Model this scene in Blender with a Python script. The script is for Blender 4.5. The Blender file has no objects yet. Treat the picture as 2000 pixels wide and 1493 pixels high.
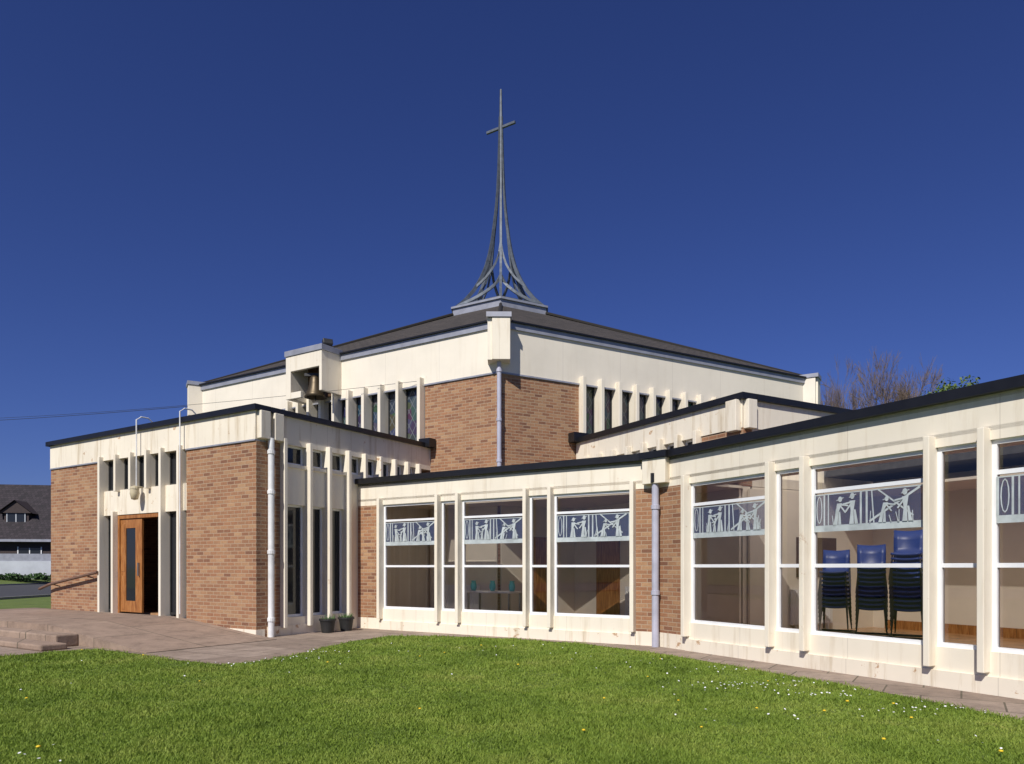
import bpy, math, random
import numpy as np
from mathutils import Matrix, Vector
random.seed(7); np.random.seed(7)
sc = bpy.context.scene
COL = sc.collection
FPX, HZ, H = 1400.0, 1108.0, 1.4
WM = {}

# ------------------------------------------------------------------ materials
MT = {}
def newmat(name):
    m = bpy.data.materials.new(name); m.use_nodes = True
    nt = m.node_tree; b = nt.nodes['Principled BSDF']
    MT[name] = m
    return m, nt, b
def N(nt, t, **kw):
    n = nt.nodes.new(t)
    for k, v in kw.items():
        if k in n.inputs: n.inputs[k].default_value = v
        else: setattr(n, k, v)
    return n
def ramp(nt, stops):
    r = nt.nodes.new('ShaderNodeValToRGB'); e = r.color_ramp.elements
    while len(e) < len(stops): e.new(0.5)
    for i, (p, c) in enumerate(stops):
        e[i].position = p; e[i].color = (*c, 1)
    return r
def mixc(nt, fac, a, b, mode='MIX'):
    m = nt.nodes.new('ShaderNodeMix'); m.data_type = 'RGBA'; m.blend_type = mode
    for i, v in ((0, fac), (6, a), (7, b)):
        if hasattr(v, 'is_linked') or hasattr(v, 'node'): nt.links.new(v, m.inputs[i])
        elif i == 0: m.inputs[0].default_value = v
        else: m.inputs[i].default_value = (*v, 1)
    return m.outputs[2]
def coords(nt, scale=(1, 1, 1), kind='Object'):
    tc = nt.nodes.new('ShaderNodeTexCoord'); mp = nt.nodes.new('ShaderNodeMapping')
    mp.inputs['Scale'].default_value = scale
    nt.links.new(tc.outputs[kind], mp.inputs['Vector']); return mp.outputs[0]
def noise(nt, vec, scale, detail=4, rough=.6):
    n = N(nt, 'ShaderNodeTexNoise', Scale=scale, Detail=detail, Roughness=rough)
    nt.links.new(vec, n.inputs['Vector']); return n.outputs['Fac']
def bump(nt, b, h, strength=.3, dist=.02):
    bp = N(nt, 'ShaderNodeBump', Strength=strength, Distance=dist)
    nt.links.new(h, bp.inputs['Height']); nt.links.new(bp.outputs[0], b.inputs['Normal'])
def math_(nt, op, a, b=None, c=None):
    n = nt.nodes.new('ShaderNodeMath'); n.operation = op
    for i, v in enumerate((a, b, c)):
        if v is None: continue
        if hasattr(v, 'node'): nt.links.new(v, n.inputs[i])
        else: n.inputs[i].default_value = v
    return n.outputs[0]

def simple(name, c, rough=.6, metal=0, var=.25, vs=6, bmp=0):
    m, nt, b = newmat(name)
    v = coords(nt); n = noise(nt, v, vs)
    lo = tuple(x * (1 - var) for x in c); hi = tuple(min(1, x * (1 + var * .6)) for x in c)
    r = ramp(nt, [(.3, lo), (.7, hi)]); nt.links.new(n, r.inputs[0])
    nt.links.new(r.outputs[0], b.inputs['Base Color'])
    b.inputs['Roughness'].default_value = rough; b.inputs['Metallic'].default_value = metal
    if bmp: bump(nt, b, noise(nt, v, 40), bmp, .01)
    return m

def cream_mat(name, base, stain=.5, joint=1.85, peel=.645):
    m, nt, b = newmat(name)
    v = coords(nt); vs = coords(nt, (5, 5, .45))
    big = noise(nt, v, .7, 4); streak = noise(nt, vs, 1.3, 6, .65); fine = noise(nt, v, 35, 3)
    r1 = ramp(nt, [(.3, tuple(x * .90 for x in base)), (.6, base)]); nt.links.new(big, r1.inputs[0])
    r2 = ramp(nt, [(.52, (1, 1, 1)), (.66, (.78, .73, .66)), (.82, (.42, .39, .35))]); nt.links.new(streak, r2.inputs[0])
    c = mixc(nt, stain, r1.outputs[0], r2.outputs[0], 'MULTIPLY')
    sp = noise(nt, v, 3.2, 10, .75)
    r3 = ramp(nt, [(peel, (1, 1, 1)), (peel + .02, (.66, .47, .33)), (.75, (.42, .36, .32))]); nt.links.new(sp, r3.inputs[0])
    c = mixc(nt, stain, c, r3.outputs[0], 'MULTIPLY')
    sep = N(nt, 'ShaderNodeSeparateXYZ'); nt.links.new(v, sep.inputs[0])
    fr = math_(nt, 'FRACT', math_(nt, 'DIVIDE', sep.outputs[0], joint))
    ln = math_(nt, 'LESS_THAN', fr, .006)
    ln = math_(nt, 'MULTIPLY', ln, .30)
    c = mixc(nt, ln, c, (.3, .25, .2))
    nt.links.new(c, b.inputs['Base Color'])
    b.inputs['Roughness'].default_value = .7
    bump(nt, b, fine, .15, .004)
    return m
cream_mat('cream', (.83, .76, .63), .5)
cream_mat('cream_clean', (.83, .765, .645), .15)
cream_mat('cream_old', (.83, .755, .62), 1.0, 1.85, .615)

def brick_mat():
    m, nt, b = newmat('brick')
    tc = nt.nodes.new('ShaderNodeTexCoord'); sep = nt.nodes.new('ShaderNodeSeparateXYZ')
    nt.links.new(tc.outputs['Object'], sep.inputs[0])
    add = math_(nt, 'ADD', sep.outputs[0], sep.outputs[1])
    cb = nt.nodes.new('ShaderNodeCombineXYZ'); nt.links.new(add, cb.inputs[0]); nt.links.new(sep.outputs[2], cb.inputs[1])
    bt = nt.nodes.new('ShaderNodeTexBrick')
    bt.inputs['Color1'].default_value = (0, 0, 0, 1); bt.inputs['Color2'].default_value = (1, 1, 1, 1)
    bt.inputs['Mortar'].default_value = (.5, .5, .5, 1)
    for k, val in (('Scale', 1), ('Mortar Size', .008), ('Mortar Smooth', .3), ('Brick Width', .225), ('Row Height', .075), ('Bias', 0)):
        bt.inputs[k].default_value = val
    nt.links.new(cb.outputs[0], bt.inputs['Vector'])
    r = ramp(nt, [(0, (.21, .10, .06)), (.15, (.31, .15, .08)), (.35, (.375, .19, .10)), (.55, (.32, .165, .09)), (.75, (.395, .22, .118)), (1, (.44, .27, .15))])
    nt.links.new(bt.outputs['Color'], r.inputs[0])
    v = coords(nt)
    big = noise(nt, v, .8, 4); rb = ramp(nt, [(.3, (.82, .80, .80)), (.7, (1.05, 1.03, 1.0))]); nt.links.new(big, rb.inputs[0])
    c = mixc(nt, 1.0, r.outputs[0], rb.outputs[0], 'MULTIPLY')
    fn = noise(nt, v, 25, 4, .7); rf = ramp(nt, [(.3, (.80, .78, .77)), (.7, (1.1, 1.1, 1.08))]); nt.links.new(fn, rf.inputs[0])
    c = mixc(nt, 1.0, c, rf.outputs[0], 'MULTIPLY')
    c = mixc(nt, bt.outputs['Fac'], c, (.40, .29, .195))
    nt.links.new(c, b.inputs['Base Color']); b.inputs['Roughness'].default_value = .85
    inv = math_(nt, 'SUBTRACT', 1, bt.outputs['Fac']); bump(nt, b, inv, .5, .006)
brick_mat()

def ramp_noise(nt, s):
    r = ramp(nt, [(.3, (.5, .5, .5)), (.7, (1, 1, 1))]); nt.links.new(noise(nt, coords(nt), s), r.inputs[0]); return r.outputs[0]
def tile_mat(name, c1, c2, rw=.16, bw=.28):
    m, nt, b = newmat(name)
    tc = nt.nodes.new('ShaderNodeTexCoord')
    bt = nt.nodes.new('ShaderNodeTexBrick')
    bt.inputs['Color1'].default_value = (*c1, 1); bt.inputs['Color2'].default_value = (*c2, 1)
    bt.inputs['Mortar'].default_value = (c1[0] * .4, c1[1] * .4, c1[2] * .4, 1)
    for k, val in (('Scale', 1), ('Mortar Size', .012), ('Brick Width', bw), ('Row Height', rw)): bt.inputs[k].default_value = val
    nt.links.new(tc.outputs['UV'], bt.inputs['Vector'])
    nt.links.new(mixc(nt, .4, bt.outputs['Color'], ramp_noise(nt, 2.5), 'MULTIPLY'), b.inputs['Base Color'])
    b.inputs['Roughness'].default_value = .85
    bump(nt, b, math_(nt, 'SUBTRACT', 1, bt.outputs['Fac']), .6, .01)
tile_mat('roof_tile', (.045, .038, .030), (.085, .07, .058))
tile_mat('house_tile', (.022, .018, .022), (.045, .035, .042), .3, .3)

simple('lead', (.36, .37, .42), .45, .3, .2, 3)
simple('steel', (.115, .135, .165), .5, .3, .35, 5)
simple('black_edge', (.010, .010, .012), .4)
simple('felt', (.09, .09, .09), .9)
simple('white_frame', (.80, .81, .83), .4, 0, .08, 2)
simple('pipe_white', (.76, .76, .76), .45, 0, .18, 3)
simple('pipe_grey', (.46, .46, .55), .45, 0, .18, 3)
simple('dark_metal', (.03, .03, .03), .5)
simple('bronze', (.10, .075, .045), .45, .6)
simple('frosted', (.46, .51, .52), .6, 0, .25, 5)
simple('plaster', (.78, .70, .58), .9, 0, .08, 1)
simple('pale_floor', (.50, .28, .14), .25, 0, .3, 3)
simple('blue_plastic', (.015, .05, .27), .35, 0, .1)
simple('cyan_paint', (.1, .42, .45), .5, 0, .2)
simple('chrome', (.35, .35, .36), .3, .8, .1)
simple('radiator_white', (.80, .79, .76), .5, 0, .05)
simple('pot', (.02, .02, .02), .6)
simple('soil', (.05, .03, .02), .9)
simple('leafgreen', (.06, .12, .025), .6, 0, .5, 3)
simple('hedge_leaf', (.045, .10, .025), .8, 0, .6, 1)
simple('conifer_leaf', (.10, .15, .03), .6, 0, .5, .6)
simple('bark', (.12, .09, .07), .9, 0, .3, 2)
simple('twig', (.17, .125, .10), .9, 0, .3, .5)
simple('asphalt', (.055, .055, .06), .9, 0, .15, 2)
simple('kerbstone', (.3, .29, .27), .9)
simple('whitewall', (.50, .53, .57), .8, 0, .12, 1)
simple('house_dark', (.05, .035, .035), .8)
simple('petal', (.80, .80, .80), .7, 0, .03)
simple('yellow', (.80, .55, .02), .6, 0, .05)
simple('handrail_wood', (.16, .09, .06), .6)
simple('lamp_cream', (.6, .52, .35), .4)
simple('stem', (.1, .2, .03), .7)
simple('dark_panel', (.10, .055, .03), .5)

def wood():
    m, nt, b = newmat('wood')
    v = coords(nt, (14, 14, 1.2)); n = noise(nt, v, 2.5, 6, .65)
    r = ramp(nt, [(.3, (.15, .05, .016)), (.5, (.35, .135, .035)), (.72, (.52, .26, .09))]); nt.links.new(n, r.inputs[0])
    nt.links.new(r.outputs[0], b.inputs['Base Color']); b.inputs['Roughness'].default_value = .35
wood()
def paving():
    for nm, c1, c2, bw, rh in (('paving', (.26, .20, .16), (.36, .285, .235), .75, .6), ('slab', (.27, .195, .15), (.34, .255, .20), 1.6, 1.3)):
        ang = -.56
        m, nt, b = newmat(nm)
        tc = nt.nodes.new('ShaderNodeTexCoord'); mp = nt.nodes.new('ShaderNodeMapping'); mp.inputs['Rotation'].default_value = (0, 0, -ang)
        nt.links.new(tc.outputs['Object'], mp.inputs[0])
        bt = nt.nodes.new('ShaderNodeTexBrick')
        bt.inputs['Color1'].default_value = (*c1, 1); bt.inputs['Color2'].default_value = (*c2, 1)
        bt.inputs['Mortar'].default_value = (.12, .10, .07, 1)
        for k, val in (('Scale', 1), ('Mortar Size', .01), ('Brick Width', bw), ('Row Height', rh), ('Bias', 0)): bt.inputs[k].default_value = val
        nt.links.new(mp.outputs[0], bt.inputs[0])
        v = coords(nt); r = ramp(nt, [(.3, (.5, .48, .45)), (.5, (.92, .90, .87)), (.7, (1.2, 1.17, 1.12))]); nt.links.new(noise(nt, v, 2.6, 12, .8), r.inputs[0])
        c = mixc(nt, 1, bt.outputs[0], r.outputs[0], 'MULTIPLY')
        nt.links.new(c, b.inputs['Base Color']); b.inputs['Roughness'].default_value = .9
        bump(nt, b, noise(nt, v, 14, 8, .7), .6, .015)
paving()
def grassmats():
    m, nt, b = newmat('ground_grass')
    v = coords(nt); r = ramp(nt, [(.3, (.07, .10, .02)), (.55, (.12, .17, .03)), (.75, (.18, .19, .06))])
    nt.links.new(noise(nt, v, 1.2, 10, .75), r.inputs[0]); nt.links.new(r.outputs[0], b.inputs['Base Color']); b.inputs['Roughness'].default_value = 1
    bump(nt, b, noise(nt, v, 25, 5), .8, .03)
    m, nt, b = newmat('grass_blade')
    v = coords(nt); n1 = noise(nt, v, .75, 10, .75); n2 = noise(nt, v, 60, 1)
    r1 = ramp(nt, [(.32, (.13, .21, .024)), (.47, (.235, .345, .045)), (.60, (.32, .41, .075)), (.72, (.42, .42, .14))]); nt.links.new(n1, r1.inputs[0])
    r2 = ramp(nt, [(.3, (.6, .65, .55)), (.6, (1.1, 1.05, 1.0)), (.8, (1.6, 1.4, 1.4))]); nt.links.new(n2, r2.inputs[0])
    c = mixc(nt, 1, r1.outputs[0], r2.outputs[0], 'MULTIPLY'); nt.links.new(c, b.inputs['Base Color'])
    b.inputs['Roughness'].default_value = .7
    tr = N(nt, 'ShaderNodeBsdfTranslucent'); nt.links.new(c, tr.inputs[0])
    mx = N(nt, 'ShaderNodeMixShader'); mx.inputs[0].default_value = .38
    nt.links.new(b.outputs[0], mx.inputs[1]); nt.links.new(tr.outputs[0], mx.inputs[2])
    nt.links.new(mx.outputs[0], nt.nodes['Material Output'].inputs[0])
grassmats()
def glass(name, tint, refl):
    m, nt, b = newmat(name)
    nt.nodes.remove(b)
    tr = N(nt, 'ShaderNodeBsdfTransparent'); tr.inputs[0].default_value = (*tint, 1)
    gl = N(nt, 'ShaderNodeBsdfGlossy', Roughness=.01); gl.inputs[0].default_value = (.9, .9, .9, 1)
    lw = N(nt, 'ShaderNodeFresnel', IOR=1.45)
    mr = math_(nt, 'MULTIPLY_ADD', lw.outputs[0], 1.2, refl)
    mx = N(nt, 'ShaderNodeMixShader'); nt.links.new(mr, mx.inputs[0])
    nt.links.new(tr.outputs[0], mx.inputs[1]); nt.links.new(gl.outputs[0], mx.inputs[2])
    nt.links.new(mx.outputs[0], nt.nodes['Material Output'].inputs[0])
glass('glass', (.98, .96, .93), .02)
def film():
    m, nt, b = newmat('film')
    b.inputs['Base Color'].default_value = (.06, .09, .19, 1); b.inputs['Roughness'].default_value = .5
    tr = N(nt, 'ShaderNodeBsdfTransparent'); mx = N(nt, 'ShaderNodeMixShader'); mx.inputs[0].default_value = .55
    nt.links.new(tr.outputs[0], mx.inputs[1]); nt.links.new(b.outputs[0], mx.inputs[2]); nt.links.new(mx.outputs[0], nt.nodes['Material Output'].inputs[0])
    m, nt, b = newmat('added_rooflight')  # half-clear sheet for unseen roof panels added to light the hall interior
    nt.nodes.remove(b); tl = N(nt, 'ShaderNodeBsdfTranslucent'); tl.inputs[0].default_value = (.95, .90, .80, 1)
    tr = N(nt, 'ShaderNodeBsdfTransparent'); mx = N(nt, 'ShaderNodeMixShader'); mx.inputs[0].default_value = .5
    nt.links.new(tr.outputs[0], mx.inputs[1]); nt.links.new(tl.outputs[0], mx.inputs[2]); nt.links.new(mx.outputs[0], nt.nodes['Material Output'].inputs[0])
film()
def darkglass():
    m, nt, b = newmat('dark_glass')
    b.inputs['Base Color'].default_value = (.02, .022, .026, 1); b.inputs['Roughness'].default_value = .06
    m, nt, b = newmat('leaded_glass')
    tc = nt.nodes.new('ShaderNodeTexCoord'); sep = nt.nodes.new('ShaderNodeSeparateXYZ'); nt.links.new(tc.outputs['Object'], sep.inputs[0])
    outs = []
    for sgn in (1, -1):
        q = math_(nt, 'MULTIPLY', math_(nt, 'MULTIPLY_ADD', sep.outputs[0], sgn * 1.6, sep.outputs[2]), 2.6)
        outs.append(math_(nt, 'LESS_THAN', math_(nt, 'FRACT', q), .08))
    mx = math_(nt, 'MAXIMUM', outs[0], outs[1])
    vc = nt.nodes.new('ShaderNodeTexVoronoi'); vc.inputs['Scale'].default_value = 3; nt.links.new(tc.outputs['Object'], vc.inputs[0])
    base = mixc(nt, .12, (.035, .05, .065), vc.outputs['Color'], 'MIX')
    base = mixc(nt, 1, base, (.5, .6, .7), 'MULTIPLY')
    c = mixc(nt, mx, base, (.15, .165, .18))
    nt.links.new(c, b.inputs['Base Color']); b.inputs['Roughness'].default_value = .25
darkglass()

# ------------------------------------------------------------------ mesh builder
class MB:
    def __init__(s): s.v = []; s.f = []
    def box(s, x0, x1, y0, y1, z0, z1):
        n = len(s.v)
        s.v += [(x0, y0, z0), (x1, y0, z0), (x1, y1, z0), (x0, y1, z0), (x0, y0, z1), (x1, y0, z1), (x1, y1, z1), (x0, y1, z1)]
        s.f += [[n + i for i in q] for q in ((0, 3, 2, 1), (4, 5, 6, 7), (0, 1, 5, 4), (1, 2, 6, 5), (2, 3, 7, 6), (3, 0, 4, 7))]
        return s
    def poly(s, pts):
        n = len(s.v); s.v += [tuple(p) for p in pts]; s.f.append(list(range(n, n + len(pts)))); return s
    def prism(s, pts, z0, z1):
        n = len(s.v); k = len(pts)
        s.v += [(p[0], p[1], z0) for p in pts] + [(p[0], p[1], z1) for p in pts]
        s.f.append([n + i for i in reversed(range(k))]); s.f.append([n + k + i for i in range(k)])
        for i in range(k):
            j = (i + 1) % k; s.f.append([n + i, n + j, n + k + j, n + k + i])
        return s
    def tube(s, pts, r, n=6, cap=True):
        pts = [Vector(p) for p in pts]; rs = r if isinstance(r, (list, tuple)) else [r] * len(pts)
        rings = []
        for i, p in enumerate(pts):
            t = (pts[min(i + 1, len(pts) - 1)] - pts[max(i - 1, 0)]).normalized()
            up = Vector((0, 0, 1)) if abs(t.z) < .95 else Vector((1, 0, 0))
            a = t.cross(up).normalized(); b = a.cross(t).normalized()
            st = len(s.v)
            for k in range(n):
                th = 2 * math.pi * (k + .5) / n
                s.v.append(tuple(p + (a * math.cos(th) + b * math.sin(th)) * rs[i]))
            rings.append(st)
        for i in range(len(rings) - 1):
            for k in range(n):
                q = (k + 1) % n
                s.f.append([rings[i] + k, rings[i] + q, rings[i + 1] + q, rings[i + 1] + k])
        if cap:
            s.f.append([rings[0] + k for k in reversed(range(n))]); s.f.append([rings[-1] + k for k in range(n)])
        return s
    def strip(s, pts, sides, w, t):
        rings = []
        for i, p in enumerate(pts):
            p = Vector(p); tn = (Vector(pts[min(i + 1, len(pts) - 1)]) - Vector(pts[max(i - 1, 0)])).normalized()
            a = Vector(sides).normalized(); b = tn.cross(a).normalized(); ww = w[i] if isinstance(w, list) else w; tt = t[i] if isinstance(t, list) else t
            rings.append(len(s.v))
            for (x, y) in ((-1, -1), (1, -1), (1, 1), (-1, 1)): s.v.append(tuple(p + a * x * ww / 2 + b * y * tt / 2))
        for i in range(len(rings) - 1):
            for k in range(4):
                q = (k + 1) % 4; s.f.append([rings[i] + k, rings[i] + q, rings[i + 1] + q, rings[i + 1] + k])
        s.f.append([rings[0] + k for k in (3, 2, 1, 0)]); s.f.append([rings[-1] + k for k in range(4)])
        return s
    def lathe(s, prof, n=20, c=(0, 0, 0)):
        rings = []
        for (r, z) in prof:
            rings.append(len(s.v))
            for k in range(n):
                a = 2 * math.pi * k / n; s.v.append((c[0] + r * math.cos(a), c[1] + r * math.sin(a), c[2] + z))
        for i in range(len(rings) - 1):
            for k in range(n):
                q = (k + 1) % n; s.f.append([rings[i] + k, rings[i] + q, rings[i + 1] + q, rings[i + 1] + k])
        return s
    def build(s, name, mat, parent=None, M=None, smooth=False, bevel=0, uv=None):
        M = M or Matrix()
        me = bpy.data.meshes.new(name); me.from_pydata(s.v, [], s.f); me.materials.append(MT[mat]); me.update()
        if smooth:
            for p in me.polygons: p.use_smooth = True
        o = bpy.data.objects.new(name, me); COL.objects.link(o)
        place(o, parent, M)
        if bevel:
            bm = o.modifiers.new('bevel', 'BEVEL'); bm.width = bevel; bm.segments = 2; bm.limit_method = 'ANGLE'
        return o
def place(o, parent, M):
    if parent is not None:
        o.parent = parent; o.matrix_basis = WM[parent.name].inverted() @ M
    else: o.matrix_basis = M
    WM[o.name] = M.copy()
def thing(name, label, cat, loc=(0, 0, 0), group=None, M=None):
    o = bpy.data.objects.new(name, None); COL.objects.link(o); o.empty_display_size = .2
    M = M or Matrix.Translation(loc); o.matrix_basis = M; WM[o.name] = M.copy()
    o['label'] = label; o['category'] = cat
    if group: o['group'] = group
    return o
def tag(o, label, cat, group=None, kind=None):
    o['label'] = label; o['category'] = cat
    if group: o['group'] = group
    if kind: o['kind'] = kind
    return o
def copy_tree(o, parent=None):
    c = o.copy(); COL.objects.link(c); c.parent = parent
    for ch in list(o.children): copy_tree(ch, c)
    return c
def G(px, py, z=0.0):
    Y = (H - z) * FPX / (py - HZ); return ((px - 1000) / FPX * Y, Y)
class Fr:
    def __init__(s, o, d):
        l = math.hypot(*d); s.d = (d[0] / l, d[1] / l); s.o = o; s.n = (-s.d[1], s.d[0])
        s.M = Matrix(((s.d[0], s.n[0], 0, o[0]), (s.d[1], s.n[1], 0, o[1]), (0, 0, 1, 0), (0, 0, 0, 1)))
    def U(s, px, y=0.0):
        r = (px - 1000) / FPX; ox = s.o[0] + y * s.n[0]; oy = s.o[1] + y * s.n[1]
        return (r * oy - ox) / (s.d[0] - r * s.d[1])
    def W(s, u, y=0): return (s.o[0] + u * s.d[0] + y * s.n[0], s.o[1] + u * s.d[1] + y * s.n[1])
    def Z(s, px, py, y=0.0): return H + (HZ - py) / FPX * s.W(s.U(px, y), y)[1]

dL = (-.846, .533); dR = (.873, .488); X1 = (.846, -.533)
XW = (.488, -.873); dE = (.533, .846)
C1 = (-5.05, 14.15); J = (2.6, 12.65); Nn = (-.315, 17.6); A = (4.43, 13.75)
EF = Fr(C1, X1); ES = Fr(C1, dE); MW = Fr(J, X1); RW = Fr(J, XW)
CL = Fr(Nn, X1); CR = Fr(Nn, dR); AF = Fr(A, XW); AR = Fr(A, dR)
LEN_L, LEN_R = 12.1, 11.34
cen = (-.46, 29.5)

# ------------------------------------------------------------------ shared builders
def fin(parent, F, u, z0, z1, w=.075, y0=-.13, y1=.16, mat='cream'):
    m = MB().box(u, u + w, y0, y1, z0, z1)
    return m.build('fin', mat, parent, F.M, bevel=.008)
def window(parent, F, u0, u1, z0, z1, bars=(), y=.04, t=.045, mat='white_frame', gl='glass', vb=(), bottom=.05):
    m = MB(); d = y + .06
    m.box(u0, u0 + t, y, d, z0, z1).box(u1 - t, u1, y, d, z0, z1)
    m.box(u0 + t, u1 - t, y, d, z0, z0 + bottom).box(u0 + t, u1 - t, y, d, z1 - t, z1)
    for b in bars: m.box(u0 + t, u1 - t, y + .003, d - .003, b - t / 2, b + t / 2)
    w = m.build('window', mat, parent, F.M)
    MB().poly([(u0 + t * .5, y + .03, z0 + .01), (u1 - t * .5, y + .03, z0 + .01), (u1 - t * .5, y + .03, z1 - .01), (u0 + t * .5, y + .03, z1 - .01)]).build('pane', gl, w, F.M)
    return w
def stroke(m, a, b, w, y):
    ax, az = a; bx, bz = b; L = math.hypot(bx - ax, bz - az) or 1; nx, nz = -(bz - az) / L * w / 2, (bx - ax) / L * w / 2
    m.poly([(ax - nx, y, az - nz), (bx - nx, y, bz - nz), (bx + nx, y, bz + nz), (ax + nx, y, az + nz)])
def disc(m, c, rx, rz, y, n=10):
    m.poly([(c[0] + rx * math.cos(2 * math.pi * k / n), y, c[1] + rz * math.sin(2 * math.pi * k / n)) for k in range(n)])
def ringp(m, c, rx, rz, w, y, n=12):
    for k in range(n):
        a, b = 2 * math.pi * k / n, 2 * math.pi * (k + 1) / n
        m.poly([(c[0] + rx * math.cos(a), y, c[1] + rz * math.sin(a)), (c[0] + rx * math.cos(b), y, c[1] + rz * math.sin(b)),
                (c[0] + (rx - w) * math.cos(b), y, c[1] + (rz - w) * math.sin(b)), (c[0] + (rx - w) * math.cos(a), y, c[1] + (rz - w) * math.sin(a))])
def person2d(m, x, z, h, y, lean=0, arm=1):
    hd = (x + lean * h, z + h * .88); disc(m, hd, h * .08, h * .1, y)
    sh = (x + lean * h * .8, z + h * .74); xm = x + lean * h * .3
    m.poly([(x - h * .14, y + .0004, z), (x + h * .02, y + .0004, z), (xm + h * .02, y + .0004, z + h * .42), (sh[0] + h * .10, y + .0004, sh[1]), (sh[0] - h * .10, y + .0004, sh[1]), (xm - h * .08, y + .0004, z + h * .42)])
    m.poly([(x + h * .05, y + .0002, z), (x + h * .17, y + .0002, z), (xm + h * .09, y + .0002, z + h * .45), (xm + h * .03, y + .0002, z + h * .45)])
    stroke(m, (sh[0], sh[1] - h * .04), (sh[0] + arm * h * .34, sh[1] - h * .10), h * .055, y - .0004)
    stroke(m, (sh[0], sh[1] - h * .04), (sh[0] + arm * h * .24, sh[1] - h * .34), h * .055, y - .0008)
    stroke(m, (sh[0] - h * .12, sh[1] + h * .1), (hd[0] + h * .14, hd[1] + h * .05), h * .03, y - .001)
def frieze(win, F, u0, u1, seed, z0=1.88, z1=2.39, y=.03):
    rnd = random.Random(seed); m = MB(); W = u1 - u0; b = .085; t = .014
    m.poly([(u0, y, z0), (u1, y, z0), (u1, y, z0 + b), (u0, y, z0 + b)])
    m.poly([(u0, y, z1 - t), (u1, y, z1 - t), (u1, y, z1), (u0, y, z1)])
    zb = z0 + b; hh = z1 - zb
    q = y - .001
    def X(f): return u0 + W * f
    for f in (.008, .452, .505, .988): stroke(m, (X(f), zb), (X(f), z1), .028, q)
    s = rnd.choice((0, 1, 2))
    ringp(m, (X(.055), zb + hh * .5), W * .030, hh * .44, .014, q - .001)
    stroke(m, (X(.105), zb), (X(.105), z1), .024, q - .001); stroke(m, (X(.145), zb), (X(.145), z1), .018, q - .001)
    person2d(m, X(.23), zb, hh * .90, q - .003, rnd.uniform(-.08, .14), 1)
    person2d(m, X(.385), zb, hh * .98, q - .005, rnd.uniform(-.05, .05), -1)
    if s: person2d(m, X(.31), zb, hh * .55, q - .007, .1, -1)
    stroke(m, (X(.53), zb + hh * .05), (X(.95), z1 - hh * .05), .028, q - .002)
    stroke(m, (X(.60), z1), (X(.90), zb + hh * .15), .02, q - .0025)
    stroke(m, (X(.55), z1), (X(.57), zb), .018, q - .0027)
    person2d(m, X(.64), zb, hh * .78, q - .009, .2, 1)
    person2d(m, X(.85), zb, hh * .96, q - .011, -.06, -1)
    if s == 2: person2d(m, X(.75), zb, hh * .65, q - .010, -.12, 1)
    for k in range(7):
        f = rnd.uniform(.17, .96); stroke(m, (X(f), zb), (X(f) + rnd.uniform(-.05, .05), zb + hh * rnd.uniform(.2, .5)), .011, q - .013 - k * .0004)
    MB().poly([(u0, y + .002, z0), (u1, y + .002, z0), (u1, y + .002, z1), (u0, y + .002, z1)]).build('frieze_film', 'film', win, F.M)
    return m.build('frieze_figures', 'frosted', win, F.M)

# ================================================================== CHURCH (hexagonal nave)
church = thing('church', 'tall hexagonal brick and cream church with dark pyramid roof and leaded slit windows', 'church', (cen[0], cen[1], 0))
R_ = CR.W(LEN_R); L_ = CL.W(-LEN_L)
Nb = (2 * cen[0] - Nn[0], 2 * cen[1] - Nn[1]); Rb = (2 * cen[0] - L_[0], 2 * cen[1] - L_[1]); Lb = (2 * cen[0] - R_[0], 2 * cen[1] - R_[1])
HEX = [Nn, R_, Rb, Nb, Lb, L_]
ZB, ZC, ZT = 6.19, 7.28, 7.44
def chwall(F, a, b, z0, z1, mat='brick', y0=0, y1=.3, nm='wall', bev=0):
    return MB().box(a, b, y0, y1, z0, z1).build(nm, mat, church, F.M, bevel=bev)
fl = [813, 771, 736, 704, 674, 646, 620, 597, 576, 556]
ul = [CL.U(p, -.22) for p in fl]
chwall(CL, ul[0] + .12, 0, 0, ZB); chwall(CL, -LEN_L, ul[-1], 0, ZB); chwall(CL, ul[-1], ul[0] + .12, 0, 4.35)
for u in ul: fin(church, CL, u, 4.3, 6.36, .10, -.2, .2)
for a, b in zip(ul[1:], ul[:-1]): window(church, CL, a + .10, b, 4.35, ZB, (), .12, .04, 'dark_metal', 'leaded_glass')
chwall(CL, -LEN_L, 0, ZB, ZC, 'cream_clean', -.02, .3, 'cream_band')
fr0 = CR.U(1140, -.22); ur = [fr0 + k * .585 for k in range(10)]
chwall(CR, 0, ur[0], 0, ZB); chwall(CR, ur[-1] + .1, LEN_R, 0, ZB); chwall(CR, ur[0], ur[-1] + .1, 0, 4.35)
for u in ur: fin(church, CR, u, 4.3, 6.36, .10, -.2, .2)
for a, b in zip(ur[:-1], ur[1:]): window(church, CR, a + .10, b, 4.35, ZB, (), .12, .04, 'dark_metal', 'leaded_glass')
chwall(CR, 0, LEN_R, ZB, ZC, 'cream_clean', -.02, .3, 'cream_band')
for a, b in ((R_, Rb), (Rb, Nb), (Nb, Lb), (Lb, L_)):
    F = Fr(a, (b[0] - a[0], b[1] - a[1])); ln = math.dist(a, b)
    chwall(F, 0, ln, 0, ZB); chwall(F, 0, ln, ZB, ZC, 'cream_clean', -.02, .3, 'cream_band')
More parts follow.
